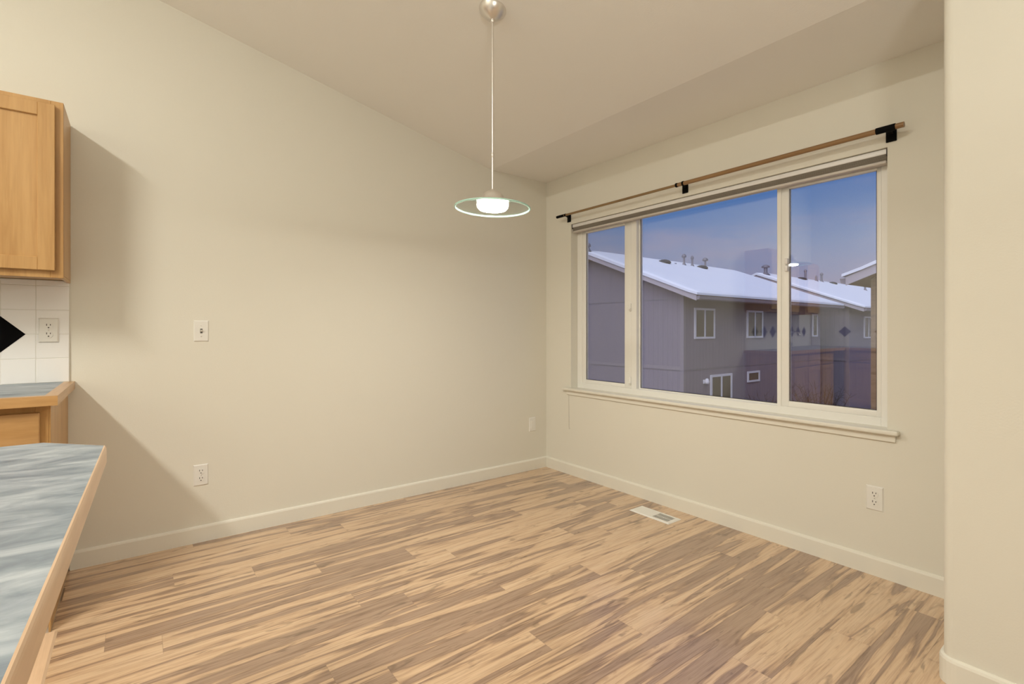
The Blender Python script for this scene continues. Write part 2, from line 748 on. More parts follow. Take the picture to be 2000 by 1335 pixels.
# ------------------------------------------------------------------ window
win = bpy.data.objects.new('window_1', None)
win.location = ((OX0 + OX1) / 2, WY + .07, OZ0)
COL.objects.link(win)
win['kind'] = 'structure'
FY0, FY1 = 2.898, 2.972
m = MB()
fz0, fz1 = OZ0 - .005, OZ1
bl = .003
m.box((OX0, FY0, fz0), (OX0 + .048, FY1, fz1), bl)
m.box((-.852, FY0, fz0), (OX1, FY1, fz1), bl)
m.box((OX0 + .046, FY0, fz0), (-.85, FY1, .745), bl)
m.box((OX0 + .046, FY0, 1.99), (-.85, FY1, fz1), bl)
m.box((-2.386, FY0, .74), (-2.338, FY1, 1.995), bl)      # mullions
m.box((-1.346, FY0, .74), (-1.322, FY1, 1.995), bl)
# centre glazing bead
for lo, hi in (((-2.34, 2.93, .743), (-2.328, 2.95, 1.99)), ((-1.357, 2.93, .743), (-1.345, 2.95, 1.99)), ((-2.33, 2.93, .743), (-1.35, 2.95, .752))):
    m.box(lo, hi, .002)
m.build('window_frame', VINYL, win)


def sash(x0, x1, z0, z1, gx0, gx1, gz0, gz1, y0, y1):
    m = MB()
    m.box((x0, y0, z0), (gx0, y1, z1), .004, 2)
    m.box((gx1, y0, z0), (x1, y1, z1), .004, 2)
    m.box((gx0 - .003, y0, z0), (gx1 + .003, y1, gz0), .004, 2)
    m.box((gx0 - .003, y0, gz1), (gx1 + .003, y1, z1), .004, 2)
    return m


s1 = sash(-2.898, -2.387, .744, 1.992, -2.852, -2.452, .774, 1.955, 2.903, 2.935).build('left_sash', VINYL, win)
s2 = sash(-1.325, -.851, .744, 1.992, -1.283, -.872, .777, 1.958, 2.903, 2.935).build('right_sash', VINYL, win)


def pane(x0, x1, z0, z1, y):
    m = MB()
    m.box((x0, y, z0), (x1, y + .003, z1))
    m.box((x0, y + .014, z0), (x1, y + .017, z1))
    return m


pane(-2.855, -2.449, .771, 1.958, 2.914).build('pane', GLASS, s1)
m = pane(-1.285, -.870, .774, 1.961, 2.9105)
for v in m.bm.verts:                      # pane turned in its sash to steer the pendant's reflection to the frame
    v.co.y += (v.co.x + 1.0775) * math.tan(math.radians(1.6))
m.build('pane', GLASS, s2)
pane(-2.341, -1.343, .742, 1.993, 2.936).build('pane', GLASS, win)
m = MB()
m.mat(SCREEN)
m.box((-2.895, 2.958, .75), (-2.39, 2.9585, 1.99))
m.build('insect_screen', None, win)
# black glazing gaskets round the glass
m = MB()
for (x0, x1, z0, z1, y) in ((-2.852, -2.452, .774, 1.955, 2.911), (-1.283, -.872, .777, 1.958, 2.911), (-2.328, -1.357, .752, 1.989, 2.933)):
    w_ = .0035
    m.box((x0, y, z0), (x0 + w_, y + .003, z1))
    m.box((x1 - w_, y, z0), (x1, y + .003, z1))
    m.box((x0, y, z0), (x1, y + .003, z0 + w_))
m.build('glazing_gasket', SLOT, win)
# sash locks
for x, z in ((-2.392, 1.34), (-2.392, .80)):
    m = MB()
    m.box((x - .008, 2.888, z - .028), (x + .008, 2.9035, z + .028), .004, 2)
    m.box((x - .005, 2.878, z - .018), (x + .012, 2.89, z - .006), .003, 2)
    m.build('latch', VINYL, win)
m = MB()
for z in (1.555, 1.515):
    m.box((-1.30, 2.885, z - .016), (-1.283, 2.9035, z + .016), .004, 2)
m.build('latch', BLINDW, win)
# stool and apron
m = MB()
m.box((OX0 + .001, WY - .005, OZ0 - .02), (OX1 - .001, FY0 + .02, OZ0 - .0005), .001)
m.box((-3.012, WY - .040, OZ0 - .021), (-.756, WY, OZ0), .006, 3)
m.build('window_sill', TRIM, win)
box((-2.985, WY - .012, OZ0 - .056), (-.772, WY, OZ0 - .0215), .002).build('window_apron', TRIM, win)

# retracted pleated shade in the head of the window
bl_ = thing('window_blind', ((OX0 + OX1) / 2, 2.86, 2.03), 'retracted pale window shade gathered under the head of the dining window', 'blind')
box((OX0 + .004, 2.838, 2.006), (OX1 - .004, 2.884, 2.031), .003, 2).build('headrail', BLINDW, bl_)
m = MB()
for i in range(5):
    z = 1.9785 + i * .0055
    m.prism([(2.840, z), (2.846, z + .0028), (2.840, z + .0052), (2.880, z + .0052), (2.874, z + .0028), (2.880, z)], 'X', OX0 + .008, OX1 - .008)
m.build('pleated_fabric', BLINDF, bl_, label='grey pleated fabric')
box((OX0 + .008, 2.839, 1.963), (OX1 - .008, 2.881, 1.978), .004, 2).build('bottom_rail', BLINDR, bl_, label='taupe bottom rail')
for x in (OX0 + .003, OX1 - .003):
    s = 1 if x < -2 else -1
    box((x, 2.834, 1.995), (x + s * .004, 2.886, 2.032), .001).build('end_bracket', SLOT, bl_)

# curtain rod
RZ, RYY = 2.095, 2.752
rod = thing('curtain_rod', (-1.87, RYY, RZ), 'two-piece brown curtain rod on black brackets above the window', 'curtain rod')
MB().tube([(-3.02, RYY, RZ), (-1.86, RYY, RZ)], .0085, 16).build('inner_rod', BRONZE, rod, label='thinner dull bronze rod')
MB().tube([(-1.895, RYY, RZ), (-.722, RYY, RZ)], .0125, 16).build('outer_rod', COPPER, rod, label='thicker copper brown rod')
MB().tube([(-1.905, RYY, RZ), (-1.89, RYY, RZ)], .0135, 16).build('rod_collar', BLACKMETAL, rod)
MB().tube([(-3.03, RYY, RZ), (-2.945, RYY, RZ)], .0105, 16).build('end_cap', BLACKMETAL, rod)


def bracket(x, wx, col0, col1, r):
    """wall plate at wx, arm to the rod, saddle round the rod"""
    m = MB()
    m.box((wx - .021, WY - .006, RZ - .042), (wx + .021, WY, RZ + .028), .002)
    m.box((x - .010, RYY, RZ - .008), (x + .010, RYY + .012, RZ + .008), .001)
    m.prism([(x - .010, RYY + .010), (x + .010, RYY + .010), (wx + .010, WY - .004), (wx - .010, WY - .004)], 'Z', RZ - .008, RZ + .008)
    o = m.build('bracket', BLACKMETAL, rod)
    MB().tube([(col0, RYY, RZ), (col1, RYY, RZ)], r + .0025, 16).build('saddle', BLACKMETAL, o)


bracket(-2.93, -2.962, -2.937, -2.923, .0085)
bracket(-1.852, -1.886, -1.858, -1.846, .0125)
bracket(-.785, -.790, -.828, -.753, .0125)

# hairline cord under the sill's left end
tag(MB().tube([(-2.968, WY - .0012, .65), (-2.967, WY - .0012, .50), (-2.966, WY - .0012, .385), (-2.962, WY - .0015, .366), (-2.952, WY - .0015, .374)], .0011, 6)
    .build('hanging_cord', BLINDF), 'thin grey thread hanging down the wall from the left end of the window sill', 'cord')


# ------------------------------------------------------------------ wall plates
def duplex(loc, nrm, label, kind='outlet'):
    """outlet plate: built facing +X at the origin, then placed by a rotation of its mesh"""
    names = {'outlet': ('wall_outlet', 'outlet'), 'switch': ('light_switch', 'switch'), 'cover': ('cover_plate', 'outlet')}
    root = thing(names[kind][0], loc, label, names[kind][1], 'wall outlets' if kind == 'outlet' else None)
    root.rotation_euler = (0, 0, nrm)

    def put(m, nm, mt, par=None, **pp):
        o = m.build(nm, mt, None, **pp)
        o.parent = par or root
        return o
    m = MB()
    w, h, dp = .036, .0585, .0055
    vs = [(0, -w, -h), (0, w, -h), (0, w, h), (0, -w, h), (dp, -w + .005, -h + .005), (dp, w - .005, -h + .005), (dp, w - .005, h - .005), (dp, -w + .005, h - .005)]
    m._add(vs, [(0, 1, 2, 3), (4, 5, 6, 7), (0, 1, 5, 4), (1, 2, 6, 5), (2, 3, 7, 6), (3, 0, 4, 7)])
    put(m, 'plate', PLATE)
    if kind == 'outlet':
        for s in (1, -1):
            zc = s * .0205
            m = MB()
            pts = arc(0, zc, .0165, 20, 160, 8) + arc(0, zc, .0165, 200, 340, 8)
            m.prism(pts, 'X', dp - .001, dp + .0025)
            rc = put(m, 'receptacle', PLATE)
            m = MB()
            m.box((dp + .002, -.0080, zc + .001), (dp + .003, -.0052, zc + .010))
            m.box((dp + .002, .0052, zc + .002), (dp + .003, .0080, zc + .009))
            m.lathe([(0, .003), (.0028, .003), (.0028, .002)], (dp, 0, zc - .008), 12, 'X')
            put(m, 'slot', SLOT, rc)
        m = MB()
        m.lathe([(0, .0022), (.0028, .0018), (.003, 0)], (dp, 0, 0), 12, 'X')
        put(m, 'screw', NICKEL)
    elif kind == 'switch':
        m = MB()
        m.box((dp - .001, -.0055, -.0125), (dp + .0006, .0055, .0125))
        put(m, 'toggle_slot', SLOT)
        m = MB()
        m.prism([(dp - .002, -.007), (dp + .011, .001), (dp + .012, .006), (dp - .002, .007)], 'Y', -.004, .004)
        put(m, 'toggle', PLATE)
        for z in (.030, -.030):
            m = MB()
            m.lathe([(0, .0022), (.0028, .0018), (.003, 0)], (dp, 0, z), 12, 'X')
            put(m, 'screw', NICKEL)
    else:
        m = MB()
        m.box((dp - .001, -.0165, -.0335), (dp + .0025, .0165, .0335), .001)
        put(m, 'insert', PLATE)
    return root


duplex((WX, .290, .369), 0, 'white duplex outlet low on the left wall, below the light switch')
duplex((WX, .292, 1.167), 0, 'white toggle light switch alone in the middle of the left wall', 'switch')
duplex((WX, 2.670, .380), 0, 'white outlet cover low on the left wall right beside the room corner', 'cover')
duplex((-.856, WY, .367), -math.pi / 2, 'white duplex outlet on the window wall below the right end of the sill')
duplex((WX + .0115, -.3305, 1.171), 0, 'white duplex outlet on the white tile backsplash beside the black diamond tile')

# ------------------------------------------------------------------ floor register
reg = thing('floor_register', (-1.977, 2.63, 0), 'white metal floor vent register in the laminate near the window wall', 'vent')
x0, x1, y0, y1 = -2.127, -1.827, 2.564, 2.694
m = MB()
zt = .006
ix0, ix1, iy0, iy1 = x0 + .024, x1 - .024, y0 + .022, y1 - .022


def slope_frame(m, a0, a1, b0, b1, c0, c1, d0, d1, z0, z1):
    vs = [(a0, b0, z0), (a1, b0, z0), (a1, b1, z0), (a0, b1, z0), (c0, d0, z1), (c1, d0, z1), (c1, d1, z1), (c0, d1, z1)]
    m._add(vs, [(0, 1, 5, 4), (1, 2, 6, 5), (2, 3, 7, 6), (3, 0, 4, 7)])


slope_frame(m, x0, x1, y0, y1, x0 + .008, x1 - .008, y0 + .008, y1 - .008, .0005, zt)
slope_frame(m, x0 + .008, x1 - .008, y0 + .008, y1 - .008, ix0, ix1, iy0, iy1, zt, zt)
slope_frame(m, ix0, ix1, iy0, iy1, ix0, ix1, iy0, iy1, zt, .002)
xm = -1.972
m.box((xm - .008, iy0, .0015), (xm + .008, iy1, zt))
m.build('register_frame', PLATE, reg)
m = MB()
n = 13
for i in range(n):
    x = ix0 + (xm - .008 - ix0) * (i + .5) / n
    m.prism([(x - .0055, zt - .0008), (x + .0040, zt - .0002), (x + .0055, zt - .001), (x - .004, zt - .002)], 'Y', iy0, iy1)
m.build('louver', PLATE, reg)
m = MB()
for i in range(n):
    x = xm + .008 + (ix1 - xm - .008) * (i + .5) / n
    m.box((x - .0010, iy0, .002), (x + .0010, iy1, zt - .0004))
m.box((xm + .008, (iy0 + iy1) / 2 - .001, .002), (ix1, (iy0 + iy1) / 2 + .001, zt - .0006))
m.build('grille', PLATE, reg)
box((ix0, iy0, .0004), (ix1, iy1, .0012)).build('damper', SLOT, reg, label='dark damper under the slots')

# ------------------------------------------------------------------ pendant lamp
PX, PY = -1.889, 1.316
PZC = ceil_z(PY)
GZ = 1.752
pen = thing('pendant_lamp', (PX, PY, PZC), 'brushed nickel pendant lamp with a round clear glass disc shade hanging from the ceiling', 'lamp')
m = MB()
prof = [(.0, -.046), (.016, -.044), (.036, -.034), (.052, -.020), (.061, -.006), (.0635, .0), (.0635, .006)]
m.lathe(prof, (0, 0, 0), 40)
for v in m.bm.verts:                      # lie against the sloping ceiling
    v.co = Matrix.Rotation(math.atan(-SL), 3, 'X') @ v.co + Vector((PX, PY, PZC - .003))
m.build('canopy', NICKEL, pen)
m = MB()
m.lathe([(0, -.058), (.007, -.056), (.0095, -.046), (.007, -.034), (.006, -.02)], (PX, PY, PZC - .008), 16)
m.build('swivel', NICKEL, pen)
m = MB()
rt_, rb_ = PZC - .055, GZ + .062
m.tube([(PX, PY, rt_), (PX, PY, rb_)], .0046, 14)
zj = GZ + .062 + (rt_ - rb_) * .21
m.lathe([(.0046, zj - .012), (.0066, zj - .010), (.0066, zj + .010), (.0046, zj + .012)], (PX, PY, 0), 14)
m.build('stem', NICKEL, pen)
m = MB()
m.lathe([(.006, .074), (.010, .070), (.012, .066), (.028, .062), (.042, .053), (.050, .040), (.054, .026), (.064, .016), (.074, .010), (.076, .004), (.070, .002), (.05, .006), (.045, .02), (0, .03)],
        (PX, PY, GZ - .004), 40)
m.build('lamp_holder', NICKEL, pen)
# glass disc: slightly dished and tipped a little
TILT = Matrix.Rotation(math.radians(1.6), 3, Vector((-.7976, .603, 0)))


def tilt(m):
    for v in m.bm.verts:
        v.co = TILT @ v.co + Vector((PX, PY, GZ))
    return m


m = MB()
m.lathe([(.066, .001), (.12, -.005), (.170, -.0135)], seg=64)
m.lathe([(.066, -.006), (.12, -.012), (.170, -.0205)], seg=64)
sh = tilt(m).build('glass_shade', PGLASS, pen, label='clear glass disc')
m = MB()
m.lathe([(.170, -.0133), (.1735, -.0138), (.1765, -.0160), (.1765, -.0185), (.1735, -.0208), (.170, -.0207), (.170, -.0133)], seg=72)
tilt(m).build('polished_rim', RIM, sh, label='pale green polished edge')
m = MB()
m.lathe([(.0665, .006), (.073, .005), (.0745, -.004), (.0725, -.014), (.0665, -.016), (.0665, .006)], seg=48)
tilt(m).build('retaining_ring', BLOOM, pen, label='ring with an added glow for the bloom round the bulb')
m = MB()
m.lathe([(.066, -.010), (.0655, -.0205), (.060, -.0255), (.040, -.029), (0, -.030)], seg=40)
tilt(m).build('bulb', BULB, pen, label='glowing frosted bulb cover')

# ------------------------------------------------------------------ kitchen on the left
CTZ = .9208          # counter height
CEY = -.237          # end of the counter
BEY = -.262          # end panel of the base cabinets
UEY = -.2528         # end panel of the upper cabinets
UZ0, UZ1 = 1.400, 2.172
BFX = -2.622         # face of the base cabinets
UFX = -2.945         # face of the upper cabinets


def shaker(x, ya, yb, za, zb, name, par, dirx=1, axis='X', th=.019, rail=.056):
    """recessed panel door whose front looks along +X (axis X) or +Y (axis Y)"""
    m = MB()

    def bb(a0, a1, z0, z1, d0, d1, bev):
        if axis == 'X':
            m.box((x + d0, a0, z0), (x + d1, a1, z1), bev)
        else:
            m.box((a0, x + d0, z0), (a1, x + d1, z1), bev)
    bb(ya, ya + rail, za, zb, 0, th, .002)
    bb(yb - rail, yb, za, zb, 0, th, .002)
    bb(ya + rail - .001, yb - rail + .001, za, za + rail, 0, th, .002)
    bb(ya + rail - .001, yb - rail + .001, zb - rail, zb, 0, th, .002)
    bb(ya + rail - .002, yb - rail + .002, za + rail - .002, zb - rail + .002, .002, th - .010, 0)
    return m.build(name, MAPLE, par)


def upper_unit(ya, yb, label, end=False):
    """wall cabinet on the left wall from y=ya (kitchen side) to y=yb"""
    r = thing('wall_cabinet', ((WX + UFX) / 2, (ya + yb) / 2, UZ0), label, 'cabinet', 'maple wall cabinets')
    m = MB()
    m.box((WX + .001, ya, UZ0 + .012), (UFX - .018, yb, UZ1), .001)
    m.box((UFX - .02, ya, UZ0), (UFX, ya + .038, UZ1), .0015)
    m.box((UFX - .02, yb - .042, UZ0), (UFX, yb, UZ1), .0015)
    m.box((UFX - .02, ya + .038, UZ1 - .045), (UFX, yb - .042, UZ1), .0015)
    m.box((UFX - .02, ya + .038, UZ0), (UFX, yb - .042, UZ0 + .04), .0015)
    m.box((WX + .001, yb - .014, UZ0), (UFX - .0205, yb - .0005, UZ0 + .0115), .001)
    m.build('carcass', MAPLE, r)
    shaker(UFX + .001, ya + .014, yb - .026, UZ0 + .030, UZ1 - .022, 'door', r)
    return r


upper_unit(-.79, UEY, 'maple wall cabinet over the end of the tile backsplash, nearest the dining room')
upper_unit(-1.30, -.791, 'second maple wall cabinet along the kitchen wall')
upper_unit(-1.81, -1.301, 'third maple wall cabinet along the kitchen wall')
upper_unit(-2.60, -2.10, 'maple wall cabinet next to the kitchen corner')


def base_unit(a, b, face, axis, wall, label, end=None):
    """base cabinet: drawer over door; axis = direction its front looks"""
    mid = (a + b) / 2
    loc = ((wall + face) / 2, mid, 0) if axis == 'X' else (mid, (wall + face) / 2, 0)
    r = thing('base_cabinet', loc, label, 'cabinet', 'maple base cabinets')
    m = MB()

    def bb(a0, a1, d0, d1, z0, z1, bev=.001):
        if axis == 'X':
            m.box((d0, a0, z0), (d1, a1, z1), bev)
        else:
            m.box((a0, d0, z0), (a1, d1, z1), bev)
    top = CTZ - .038
    bb(a, b, wall + .002, face - .018, .10, top)
    bb(a, b, wall + .002, face - .075, 0, .105)
    bb(a, a + .038, face - .02, face, .10, top)
    bb(b - .038, b, face - .02, face, .10, top)
    bb(a + .038, b - .038, face - .02, face, top - .045, top)
    bb(a + .038, b - .038, face - .02, face, .70, .735)
    bb(a + .038, b - .038, face - .02, face, .10, .14)
    m.build('carcass', MAPLE, r)
    if end is not None:
        box((wall + .002, end - .0005, 0), (face - .002, end + .006, top), .001).build('end_panel', MAPLE, r)
    m = MB()
    lo = (face + .001, a + .018, .715) if axis == 'X' else (a + .018, face + .001, .715)
    hi = (face + .020, b - .024, top - .026) if axis == 'X' else (b - .024, face + .020, top - .026)
    m.box(lo, hi, .004, 2)
    m.build('drawer', MAPLEH if axis == 'X' else MAPLEX, r)
    shaker(face + .001, a + .018, b - .024, .125, .70, 'door', r, axis=axis)
    return r


base_unit(-.72, BEY - .006, BFX, 'X', WX, 'maple base cabinet with a drawer at the end of the kitchen counter', end=BEY - .006)
base_unit(-1.20, -.721, BFX, 'X', WX, 'second maple base cabinet under the kitchen counter')
base_unit(-1.68, -1.201, BFX, 'X', WX, 'third maple base cabinet under the kitchen counter')
base_unit(-2.16, -1.681, BFX, 'X', WX, 'maple base cabinet under the faucet')
base_unit(-2.60, -2.05, BACK + .626, 'Y', BACK, 'maple base cabinet in the kitchen corner on the rear wall')
base_unit(-2.049, -1.50, BACK + .626, 'Y', BACK, 'second maple base cabinet along the rear kitchen wall')
base_unit(-1.499, -.95, BACK + .626, 'Y', BACK, 'third maple base cabinet along the rear kitchen wall')

# L-shaped counter on those cabinets: laminate with a solid maple edge
CFX = -2.568
wt = thing('kitchen_countertop', (-2.9, -1.5, CTZ - .037), 'blue-grey laminate kitchen counter with a maple edge along the left wall', 'countertop')
z0, z1 = CTZ - .037, CTZ
e_ = .040
m = MB()
m.box((WX + .001, BACK + .001, z0), (CFX - e_, CEY - e_, z1))
m.box((CFX - e_, BACK + .001, z0), (-.93, BACK + .68 - e_, z1))
m.build('laminate_top', LAMINATE, wt)
m = MB()
m.prism([(CFX - e_, CEY - e_), (CFX, CEY), (CFX, BACK + .68), (CFX - e_, BACK + .68 - e_)], 'Z', z0, z1 + .0004)
m.build('front_edging', MAPLEH, wt)
m = MB()
m.prism([(WX + .001, CEY - e_), (CFX - e_, CEY - e_), (CFX, CEY), (WX + .001, CEY)], 'Z', z0, z1 + .0004)
m.build('end_edging', MAPLEX, wt)
m = MB()
m.prism([(CFX - e_, BACK + .68 - e_), (CFX, BACK + .68), (-.93, BACK + .68), (-.93, BACK + .68 - e_)], 'Z', z0, z1 + .0004)
m.build('rear_edging', MAPLEX, wt)

# tile backsplash on the left wall and the rear wall
TS, TZ = .1185, .1158
TY0 = -.257


def splash(name, wallpos, axis, a_start, ncol, nrow=4, step=2, first=2, amax=None):
    root = bpy.data.objects.new(name, None)
    root['kind'] = 'structure'
    COL.objects.link(root)
    gw = .0008
    m = MB()

    def bb(a0, a1, z0, z1, d0, d1, bev=0):
        if axis == 'X':
            m.box((wallpos + d0, a0, z0), (wallpos + d1, a1, z1), bev)
        else:
            m.box((a0, wallpos + d0, z0), (a1, wallpos + d1, z1), bev)
    sgn = -1 if axis == 'X' else 1
    end = a_start + sgn * ncol * TS
    ztop = UZ0 + .01
    m.mat(GROUT)
    bb(min(a_start, end), max(a_start, end), CTZ, ztop, .0005, .0085)
    m.mat(TILE)
    for c in range(ncol):
        for r_ in range(nrow + 1):
            a0 = a_start + sgn * c * TS
            a1 = a0 + sgn * TS
            zz0, zz1 = CTZ + r_ * TZ, min(CTZ + (r_ + 1) * TZ, ztop)
            bb(min(a0, a1) + gw, max(a0, a1) - gw, zz0 + gw, zz1 - gw, .003, .0098, .0015)
    m.build('wall_tiles', None, root)
    h = .0835
    zc = CTZ + 2 * TZ
    for k in range(first, ncol, step):
        a = a_start + sgn * k * TS
        m = MB()
        pts = [(a - h, zc), (a, zc - h), (a + h, zc), (a, zc + h)]
        if axis == 'X':
            m.prism(pts, 'X', wallpos + .004, wallpos + .0108)
        else:
            m.prism(pts, 'Y', wallpos + .004, wallpos + .0108)
        m.build('diamond_tile', BLACKTILE, root, label='glossy black diamond accent tile')
    return root


splash('backsplash_left', WX, 'X', TY0, 24)
splash('backsplash_rear', BACK, 'Y', WX + .012, 20, step=4, first=4)

# faucet at the sink end of the left run
fa = thing('kitchen_faucet', (-3.10, -1.90, CTZ), 'chrome kitchen faucet standing on the blue-grey counter', 'faucet')
m = MB()
m.box((-3.13, -2.0, CTZ), (-3.07, -1.8, CTZ + .012), .005, 2)
m.build('base_plate', CHROME, fa)
m = MB()
m.tube([(-3.10, -1.9, CTZ + .01), (-3.10, -1.9, CTZ + .16), (-3.08, -1.9, CTZ + .21), (-3.03, -1.9, CTZ + .235), (-2.97, -1.9, CTZ + .215), (-2.945, -1.9, CTZ + .17)], .012, 14)
m.build('spout', CHROME, fa)
for dy in (-.08, .08):
    m = MB()
    m.lathe([(0, .075), (.018, .07), (.022, .055), (.016, .04), (.014, 0)], (-3.10, -1.9 + dy, CTZ + .01), 16)
    m.build('handle', CHROME, fa)

# ---- peninsula in the foreground
pn = thing('kitchen_peninsula', (-.5, -.55, 0), 'maple peninsula with a cloudy blue-grey laminate top in the left foreground', 'peninsula')


def edge_y(x, off=0):
    return -.0544 + (x + 1.395) * (-.0758 + .0544) / (-.501 + 1.395) + off


PXA, PXB = -1.511, .62
outl = [(PXA, -1.02), (PXB, -1.02), (PXB, edge_y(PXB)), (-1.395, edge_y(-1.395)), (PXA, -.163)]
MB().prism(outl, "Z", CTZ - .035, CTZ).build('laminate_top', LAMINATE, pn)


def strip(pts, w, z0, z1, closed=False):
    """band of width w standing outside the polyline"""
    m = MB()
    vs, fs = [], []
    nn = len(pts)
    for i, p in enumerate(pts):
        p = Vector(p)
        ns = []
        if i > 0:
            d = (p - Vector(pts[i - 1])).normalized()
            ns.append(Vector((d.y, -d.x)))
        if i < nn - 1:
            d = (Vector(pts[i + 1]) - p).normalized()
            ns.append(Vector((d.y, -d.x)))
        nv = sum(ns, Vector((0, 0)))
        nv = nv / max(nv.length_squared / len(ns) if len(ns) > 1 else 1, 1e-6) if len(ns) > 1 else nv
        if len(ns) > 1:
            nv = (ns[0] + ns[1]).normalized() / max((ns[0] + ns[1]).normalized().dot(ns[0]), .3)
        q = p + nv * w
        prf = [(0, z0), (1, z0), (1, z1 - .012), (.93, z1 - .0075), (.78, z1 - .004), (.45, z1 - .001), (0, z1)]   # eased nosing
        vs += [(p.x + nv.x * w * a_, p.y + nv.y * w * a_, z_) for a_, z_ in prf]
    c_ = 7
    for i in range(nn - 1):
        for j in range(c_):
            k2 = (j + 1) % c_
            fs.append((i * c_ + j, i * c_ + k2, (i + 1) * c_ + k2, (i + 1) * c_ + j))
    fs.append(tuple(range(c_)))
    fs.append(tuple(range((nn - 1) * c_, nn * c_))[::-1])
    m._add(vs, fs)
    return m


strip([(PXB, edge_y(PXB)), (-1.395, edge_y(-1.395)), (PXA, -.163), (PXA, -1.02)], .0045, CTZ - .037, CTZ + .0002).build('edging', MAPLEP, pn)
m = MB()
m.box((-1.42, -.96, .10), (.55, -.34, CTZ - .035), .002)
m.box((-1.36, -.90, 0), (.55, -.36, .10))
m.build('cabinet_body', MAPLE, pn)

# ------------------------------------------------------------------ lamps behind the camera: kitchen fluorescent and an added fill uplight
r = thing('ceiling_lamp', (KX, KY, ceil_z(KY)), 'long white fluorescent ceiling lamp on the sloping kitchen ceiling', 'lamp')
zc = ceil_z(KY)
m = MB()
m.box((KX - .70, KY - .13, KZ + .014), (KX + .70, KY + .13, zc + .03), .006, 2)
m.build('lamp_housing', LAMPWHITE, r)
box((KX - .67, KY - .105, KZ + .004), (KX + .67, KY + .105, KZ + .016), .003).build('diffuser', DIFFUSER, r)
r = thing('fill_lamp', (LX, LY, 0), 'added unseen fill uplight, shaped as a white bowl lamp behind the peninsula', 'lamp')
MB().lathe([(0, .028), (.13, .024), (.15, .012), (.15, 0), (0, 0)], (LX, LY, 0), 40).build('base', LAMPWHITE, r)
MB().tube([(LX, LY, .02), (LX, LY, LZ - .12)], .014, 16).build('pole', LAMPWHITE, r)
MB().lathe([(.02, LZ - .13), (.09, LZ - .105), (.155, LZ - .05), (.185, LZ + .005), (.18, LZ + .005), (.15, LZ - .042), (.08, LZ - .09), (0, LZ - .105)], (LX, LY, 0), 40).build('fill_lamp_shade', LAMPWHITE, r)

# ------------------------------------------------------------------ outside: the houses across the yard
GZ0 = -3.1
box((-60, 4.5, GZ0 - .3), (60, 90, GZ0)).build('ground', YARD, **S)


def win_part(par, face, pos, a0, a1, z0, z1, fw, mull=True):
    """window on a wall looking +X (face 'X') or -Y (face 'Y')"""
    def bb(m, s0, s1, u0, u1, d0, d1):
        if face == 'X':
            m.box((pos + d0, s0, u0), (pos + d1, s1, u1))
        else:
            m.box((s0, pos - d1, u0), (s1, pos - d0, u1))
    m = MB()
    bb(m, a0 - fw, a0, z0 - fw, z1 + fw, -.01, .05)
    bb(m, a1, a1 + fw, z0 - fw, z1 + fw, -.01, .05)
    bb(m, a0 - .001, a1 + .001, z1, z1 + fw, -.01, .05)
    bb(m, a0 - .001, a1 + .001, z0 - fw, z0, -.01, .05)
    if mull:
        c = (a0 + a1) / 2
        bb(m, c - fw * .45, c + fw * .45, z0, z1, -.01, .045)
    o = m.build('window', HWIN, par)
    m = MB()
    bb(m, a0, a1, z0, z1, 0, .02)
    m.build('pane', HGLASS, o)
    return o


